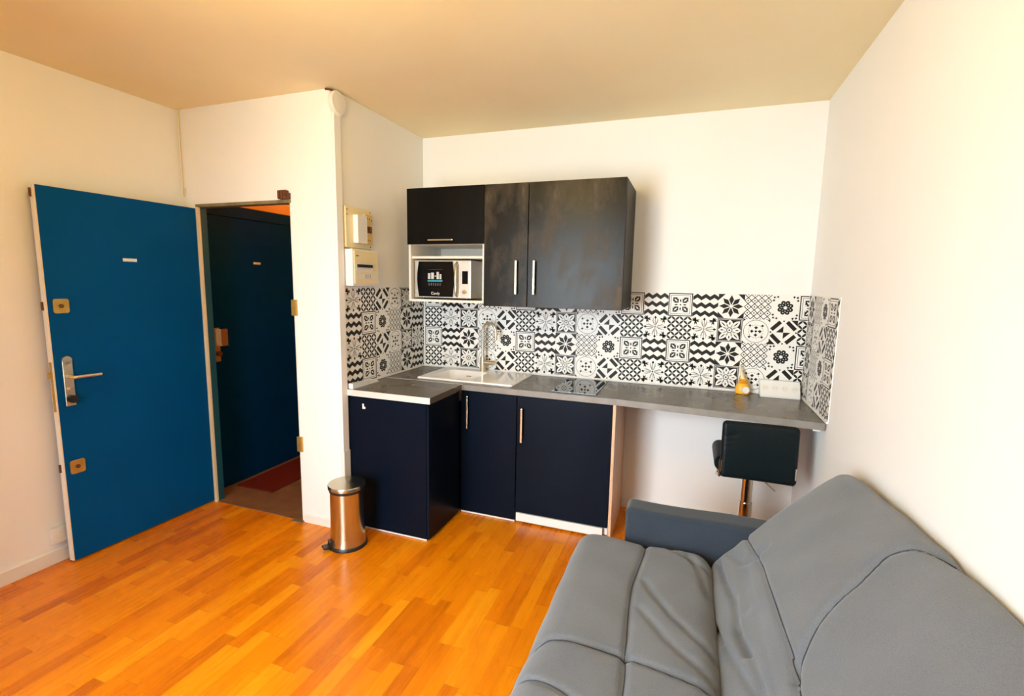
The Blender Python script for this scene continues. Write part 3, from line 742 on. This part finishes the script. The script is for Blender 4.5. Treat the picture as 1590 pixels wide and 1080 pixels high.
b = B(); cyl(b, (mx0 + .389, my - .012, 1.520), .015, .016, 'y', bev=.003); obj('knob', b, m_chrome, pan, smooth=True)
for x in (mx0 + .04, mx1 - .05):
    b = B(); cyl(b, (x, my + .05, mz0 - .006), .012, .0118); obj('foot', b, m_dark, mw)

# ------------------------------------------------------------------ fuse box and meter board
c = empty('fuse_box', (0, -.82, 1.555), 'white electrical fuse box with a row of breakers on the side wall above the splashback', 'fuse box')
b = B(); box(b, 0, .066, -.955, -.692, 1.552, 1.775, .006, 3); obj('housing', b, m_white, c)
b = B(); box(b, .0655, .07, -.94, -.704, 1.565, 1.765, .002); cov = obj('cover', b, m_yellowbox, c)
b = B(); box(b, .0698, .0712, -.925, -.76, 1.636, 1.690, .0005); rowp = obj('breaker_row', b, m_whitelam, cov)
for k in range(9):
    b = B(); y = -.917 + k * .0168; box(b, .0712, .079, y, y + .011, 1.666, 1.684, .001); obj('switch', b, m_dark, rowp)
b = B(); box(b, .0698, .0706, -.925, -.72, 1.594, 1.628); obj('lower_flap', b, m_whitelam, cov)
for k in range(3):
    b = B(); y = -.836 + k * .022; box(b, .0706, .0712, y, y + .004, 1.598, 1.624); obj('slot', b, m_rust, cov)
b = B(); box(b, .0698, .0705, -.925, -.90, 1.732, 1.738); obj('mark', b, m_dark, cov)
c = empty('meter_board', (0, -.83, 1.79), 'yellowed electricity meter board above the white fuse box', 'meter board')
b = B(); box(b, .0005, .022, -.952, -.702, 1.785, 2.030, .003); obj('board', b, m_yellowbox, c)
b = B(); box(b, .0222, .058, -.885, -.79, 1.815, 1.985, .005); mt = obj('meter', b, m_white, c)
b = B(); box(b, .0222, .042, -.788, -.715, 1.815, 2.0, .003); pb = obj('breaker', b, m_boardtan, c)
b = B(); box(b, .042, .050, -.772, -.735, 1.885, 1.925, .002); box(b, .050, .060, -.757, -.748, 1.898, 1.92, .001); obj('switch', b, m_rust, pb)
for y, z in ((-.77, 1.975), (-.745, 1.972), (-.725, 1.965), (-.765, 1.84), (-.745, 1.838)):
    b = B(); cyl(b, (.0425, y, z), .004, .003, 'x', seg=10); obj('screw', b, m_dark, pb)
for y, z in ((-.94, 2.01), (-.94, 1.98), (-.715, 2.015), (-.712, 1.80)):
    b = B(); cyl(b, (.0225, y, z), .004, .003, 'x', seg=10); obj('screw', b, m_rust, c)
b = B(); box(b, .0005, .02, -.90, -.706, 1.778, 1.7845); obj('bracket', b, m_boardtan, c)

# ------------------------------------------------------------------ pedal bin
bc = Vector((.135, -1.150, 0))
pb_ = empty('pedal_bin', bc, 'small stainless steel pedal bin standing in front of the protruding cabinet corner', 'bin')
b = B(); lathe(b, bc, [(.108, .004), (.1085, .012), (.104, .03), (.101, .06), (.0985, .15), (.098, .345)], 48); obj('body', b, m_steel, pb_, smooth=True)
b = B(); lathe(b, bc, [(.104, 0), (.1125, .001), (.1125, .014), (.107, .022), (.104, .022)], 48); obj('base_ring', b, m_dark, pb_, smooth=True)
b = B(); lathe(b, bc, [(.098, .345), (.1015, .347), (.1015, .362), (.098, .365)], 48); obj('collar', b, m_dark, pb_, smooth=True)
b = B(); lathe(b, bc, [(.104, .365), (.1085, .366), (.1085, .384), (.106, .388), (.0, .3955)], 48); obj('lid', b, m_steel, pb_, smooth=True)
b = B(); an = math.radians(-122); dv = Vector((math.cos(an), math.sin(an), 0)); t_ = bmesh.new()
bmesh.ops.create_cube(t_, size=1); 
for v in t_.verts: v.co = Vector((.128 + v.co.x * .05, v.co.y * .058, .022 + v.co.z * .010))
bmesh.ops.bevel(t_, geom=t_.edges[:], offset=.004, segments=2, affect='EDGES'); merge(b, t_, 0, Matrix.Translation(bc) @ Matrix.Rotation(an, 4, 'Z')); 
t_ = bmesh.new(); bmesh.ops.create_cube(t_, size=1)
for v in t_.verts: v.co = Vector((.100 + v.co.x * .03, v.co.y * .05, .028 + v.co.z * .05))
merge(b, t_, 0, Matrix.Translation(bc) @ Matrix.Rotation(an, 4, 'Z'))
obj('pedal', b, m_dark, pb_)

# ------------------------------------------------------------------ soft forms
def softbox(nx, ny, nz, hx, hy, hz, r, disp=None):
    """rounded box grid centred at origin; disp(x,y,z,n)->offset along normal"""
    b = B(); cache = {}
    def vert(x, y, z):
        key = (round(x, 5), round(y, 5), round(z, 5))
        if key in cache: return cache[key]
        p = Vector((x, y, z)); c_ = Vector((max(-hx + r, min(hx - r, x)), max(-hy + r, min(hy - r, y)), max(-hz + r, min(hz - r, z))))
        d_ = p - c_; nrm_ = d_.normalized() if d_.length > 1e-9 else Vector((0, 0, 1)); q = c_ + nrm_ * r
        if disp: q = q + nrm_ * disp(q, nrm_)
        v = b.verts.new(q); cache[key] = v; return v
    def steps(h, n):
        # denser at the rounded ends
        m = max(3, int(n)); e = [-h + r * t for t in (0, .12, .3, .55, .8)]; inner = [(-h + r) + (2 * h - 2 * r) * k / m for k in range(m + 1)]
        return e + inner + [-t for t in e[::-1]]
    X, Y, Z = steps(hx, nx), steps(hy, ny), steps(hz, nz)
    def face(U, V, f, flip):
        for i in range(len(U) - 1):
            for j in range(len(V) - 1):
                q = [f(U[i], V[j]), f(U[i + 1], V[j]), f(U[i + 1], V[j + 1]), f(U[i], V[j + 1])]
                vs = [vert(*p) for p in q]
                if len(set(vs)) < 3: continue
                if flip: vs = vs[::-1]
                try: b.faces.new(vs).smooth = True
                except ValueError: pass
    face(X, Y, lambda u, v: (u, v, hz), False); face(X, Y, lambda u, v: (u, v, -hz), True)
    face(X, Z, lambda u, v: (u, -hy, v), False); face(X, Z, lambda u, v: (u, hy, v), True)
    face(Y, Z, lambda u, v: (hx, u, v), False); face(Y, Z, lambda u, v: (-hx, u, v), True)
    return b
def sdist(px, py, pl):
    best = 9
    for (x0, y0), (x1, y1) in zip(pl, pl[1:]):
        dx, dy = x1 - x0, y1 - y0; t = max(0, min(1, ((px - x0) * dx + (py - y0) * dy) / (dx * dx + dy * dy + 1e-12)))
        d = math.hypot(px - x0 - t * dx, py - y0 - t * dy)
        if d < best: best = d
    return best
def grooves(px, py, L):
    s_ = 0
    for pl, dep, w in L:
        xs = [p[0] for p in pl]; ys = [p[1] for p in pl]
        if px < min(xs) - 3 * w or px > max(xs) + 3 * w or py < min(ys) - 3 * w or py > max(ys) + 3 * w: continue
        d = sdist(px, py, pl)
        if d < 3 * w: s_ -= dep * math.exp(-(d / w) ** 2)
    return s_

# ------------------------------------------------------------------ bar stool
st = empty('bar_stool', (2.372, -.44, 0), 'black faux leather bar stool with chrome pole tucked under the worktop', 'stool')
wr = [([(-.17, .07), (-.12, .085)], .004, .008), ([(-.175, .045), (-.13, .052)], .004, .008), ([(-.178, .02), (-.13, .022)], .003, .008), ([(.165, .10), (.13, .11)], .003, .008)]
b = softbox(34, 5, 26, .185, .026, .155, .024, lambda q, n_: (grooves(q.x, q.z, wr) if n_.y < -.3 else 0) + .004 * max(0, 1 - (q.x / .185) ** 2) * max(0, 1 - (q.z / .155) ** 2))
for v in b.verts: v.co.y += .25 * v.co.x ** 2 * -1
tlt = Matrix.Translation((2.388, -.625, .716)) @ Matrix.Rotation(math.radians(-4), 4, 'X')
bmesh.ops.transform(b, matrix=tlt, verts=b.verts); obj('backrest', b, m_leather, st)
b = softbox(20, 22, 5, .20, .185, .045, .042); bmesh.ops.translate(b, verts=b.verts, vec=(2.378, -.425, .612)); obj('seat', b, m_leather, st)
for sx in (-1, 1):
    b = B(); x = 2.372 + sx * .178
    tube(b, [(x + .012, -.655, .66), (x + .012, -.655, .60), (x + .010, -.64, .565), (x, -.58, .552), (x - sx * .02, -.40, .552), (x - sx * .16, -.40, .552)], .008, 8); obj('frame_tube', b, m_chrome, st, smooth=True)
b = B(); cyl(b, (2.372, -.42, .52), .03, .06, bev=.003); cyl(b, (2.372, -.42, .28), .031, .50); obj('pole', b, m_chrome, st, smooth=True)
b = B(); cyl(b, (2.372, -.42, .20), .036, .30, bev=.003); obj('pole_sleeve', b, m_chrome, st, smooth=True)
b = B(); lathe(b, (2.372, -.42, 0), [(.19, 0), (.195, .004), (.19, .010), (.12, .022), (.05, .035), (.035, .05)], 40); obj('base_plate', b, m_chrome, st, smooth=True)
b = B(); tube(b, [(2.40, -.40, .53), (2.45, -.37, .482), (2.53, -.35, .41)], .005, 8); obj('lever', b, m_chrome, st, smooth=True)
b = B(); tube(b, [(2.372 + .15 * math.cos(a), -.42 + .15 * math.sin(a), .16) for a in [PI + k * PI / 10 for k in range(11)]] , .009, 8); obj('footrest', b, m_chrome, st, smooth=True)
b = B(); cyl(b, (2.482, -.6595, .80), .006, .004, 'y', seg=10); obj('stud', b, m_chrome, st)

# ------------------------------------------------------------------ sofa
sf = empty('sofa_bed', (2.1, -2.2, 0), 'grey fabric fold-out sofa bed with dark slate armrest against the right wall', 'sofa')
SY_0, SY_1 = -3.10, -1.235
seatL = [([(1.874, -1.2), (1.874, -1.35), (1.852, -1.60), (1.856, -1.76), (1.866, -1.9), (1.871, -1.99), (1.884, -2.165), (1.884, -3.1)], .013, .011),
         ([(1.50, -2.12), (1.575, -2.06), (1.607, -2.032), (1.64, -2.01), (1.70, -1.998), (1.80, -1.993), (1.872, -1.995), (1.94, -2.008), (2.0, -2.02), (2.133, -2.045)], .012, .011),
         ([(1.50, -2.20), (1.60, -2.19), (1.72, -2.20), (1.87, -2.28)], .010, .011),
         ([(1.50, -2.75), (1.70, -2.68), (1.874, -2.68), (2.13, -2.72)], .012, .011),
         ([(1.892, -1.556), (1.93, -1.64), (2.0, -1.75), (2.08, -1.83), (2.14, -1.88)], .012, .013),
         ([(1.885, -1.729), (1.93, -1.79), (1.982, -1.868), (2.05, -1.93), (2.14, -2.0)], .010, .014),
         ([(2.05, -1.30), (2.10, -1.42), (2.13, -1.55)], .012, .012), ([(1.98, -1.28), (2.06, -1.34), (2.14, -1.38)], .010, .012)]
def seat_disp(q, n_):
    x, y = q.x + 1.86, q.y + (SY_0 + SY_1) / 2
    if n_.z < -.3: return 0
    g = grooves(x, y, seatL)
    puff = .012 * math.sin(max(0, min(1, (x - 1.56) / .31)) * PI) if x < 1.872 else .010 * math.sin(max(0, min(1, (x - 1.872) / .27)) * PI)
    return g + puff * max(0, n_.z) + .0025 * math.sin(x * 23 + y * 9) * math.sin(y * 17 - x * 5)
b = softbox(60, 190, 8, .30, (SY_1 - SY_0) / 2, .095, .078, seat_disp)
bmesh.ops.translate(b, verts=b.verts, vec=(1.862, (SY_0 + SY_1) / 2, .332)); seat = obj('seat_mattress', b, m_fab, sf)
# backrest: local x along slope, local z = outward normal
SL = .70; a_ = math.atan2(.47, .45)
backL = [([(.22, -1.25), (.258, -1.552), (.265, -1.854), (.270, -2.026), (.258, -2.155), (.258, -3.1)], .013, .011),
         ([(.255, -2.12), (.274, -2.084), (.315, -2.039), (.36, -2.0), (.405, -1.973), (.45, -1.95), (.498, -1.933), (.55, -1.905), (.60, -1.884), (.65, -1.905), (.674, -1.95), (.70, -2.03), (.74, -2.14)], .013, .012),
         ([(.255, -2.85), (.45, -2.68), (.60, -2.62), (.74, -2.80)], .013, .012),
         ([(.0, -1.66), (.026, -1.733), (.087, -1.914), (.142, -2.085)], .016, .012), ([(.067, -1.30), (.085, -1.45), (.114, -1.6), (.103, -1.773), (.13, -1.9)], .024, .014),
         ([(.13, -1.30), (.181, -1.42), (.219, -1.46), (.30, -1.472)], .014, .014), ([(.107, -1.742), (.145, -1.925), (.163, -2.086), (.17, -2.3)], .014, .012), ([(.15, -1.28), (.17, -1.5), (.16, -1.7)], .006, .03)]
yc = (SY_0 + SY_1) / 2
def back_disp(q, n_):
    s_, y = q.x + SL / 2, q.y + yc
    if n_.z < -.3: return 0
    g = grooves(s_, y, backL)
    lo = max(0, 1 - s_ / .22)                      # slack strip near the fold lies lower
    puff = .030 * math.sin(max(0, min(1, (s_ - .20) / .52)) * PI) ** .7 * (1 - .9 * math.exp(-max(0, -1.235 - y) / .16)) - .020 * lo
    return g + puff * max(0, n_.z) + .003 * math.sin(s_ * 21 + y * 8) * math.sin(y * 15 - s_ * 6)
b = softbox(72, 190, 6, SL / 2, (SY_1 - SY_0) / 2, .055, .053, back_disp)
for v in b.verts:     # upper edge rises towards the near end, far corner rounded off
    t = (v.co.x + SL / 2) / SL; y = v.co.y + yc
    v.co.x += t * (.012 + .065 * max(0, min(1, (-1.25 - y) / .9)) ** .8)
Mx = Matrix.Translation((2.145, yc, .395)) @ Matrix.Rotation(-a_, 4, 'Y') @ Matrix.Translation((SL / 2 - .03, 0, -.048))
bmesh.ops.transform(b, matrix=Mx, verts=b.verts)
for v in b.verts:
    if v.co.x > W - .012: v.co.x = W - .012 - (v.co.x - W + .012) * .05
back = obj('backrest_mattress', b, m_fab, sf)
m_seam = mat('dark_grey_seam_thread', (.060, .066, .078), .9, spec=.1)
def smooth_line(pl, step=.012):
    out = []
    n_ = len(pl)
    for i in range(n_ - 1):
        p0, p1, p2, p3 = pl[max(i - 1, 0)], pl[i], pl[i + 1], pl[min(i + 2, n_ - 1)]
        m_ = max(2, int(math.dist(p1, p2) / step))
        for k in range(m_):
            t = k / m_
            out.append(tuple(.5 * ((2 * p1[a]) + (-p0[a] + p2[a]) * t + (2 * p0[a] - 5 * p1[a] + 4 * p2[a] - p3[a]) * t * t + (-p0[a] + 3 * p1[a] - 3 * p2[a] + p3[a]) * t ** 3) for a in (0, 1)))
    out.append(pl[-1]); return out
def seam(pl, parent, inv_to_surface):
    from mathutils.bvhtree import BVHTree
    me = parent.data; off = wpos(parent)
    bv = BVHTree.FromPolygons([v.co + off for v in me.vertices], [p.vertices[:] for p in me.polygons])
    pts = []
    for p in smooth_line(pl):
        o_, d_ = inv_to_surface(*p); hit = bv.ray_cast(o_, d_)
        if hit[0] is not None: pts.append(hit[0] - d_ * .0006)
    if len(pts) > 3:
        b2 = B(); tube(b2, pts, .0018, 6); obj('seam', b2, m_seam, parent, smooth=True)
Nn = Vector((-math.sin(a_), 0, math.cos(a_)))
for k_ in range(4): seam(seatL[k_][0], seat, lambda x, y: (Vector((x, max(min(y, -1.27), -3.05), 1.0)), Vector((0, 0, -1))))
def stretch(p):
    s_, y = p; t = s_ / SL
    return (s_ + t * (.012 + .065 * max(0, min(1, (-1.25 - y) / .9)) ** .8), y)
for k_ in range(3): seam([stretch(p) for p in backL[k_][0]], back, lambda s_, y: (Vector((2.145, 0, .395)) + Vector((math.cos(a_), 0, math.sin(a_))) * (s_ - .03) + Nn * .4 + Vector((0, max(min(y, -1.27), -3.05), 0)), -Nn))
b = softbox(24, 70, 6, .26, (SY_1 - SY_0) / 2 - .02, .115, .02); bmesh.ops.translate(b, verts=b.verts, vec=(1.90, yc, .165)); obj('base', b, m_fabd, sf)
for yy0 in (-1.153, SY_0 - .078):
    b = softbox(40, 8, 30, .34, .066, .255, .022, lambda q, n_: .003 * math.sin(q.x * 11)); bmesh.ops.translate(b, verts=b.verts, vec=(2.115, yy0, .300)); obj('armrest', b, m_fabd, sf)
for x in (1.68, 2.45):
    for y in (-1.4, -2.95):
        b = B(); cyl(b, (x, y, .025), .022, .05); obj('foot', b, m_dark, sf)
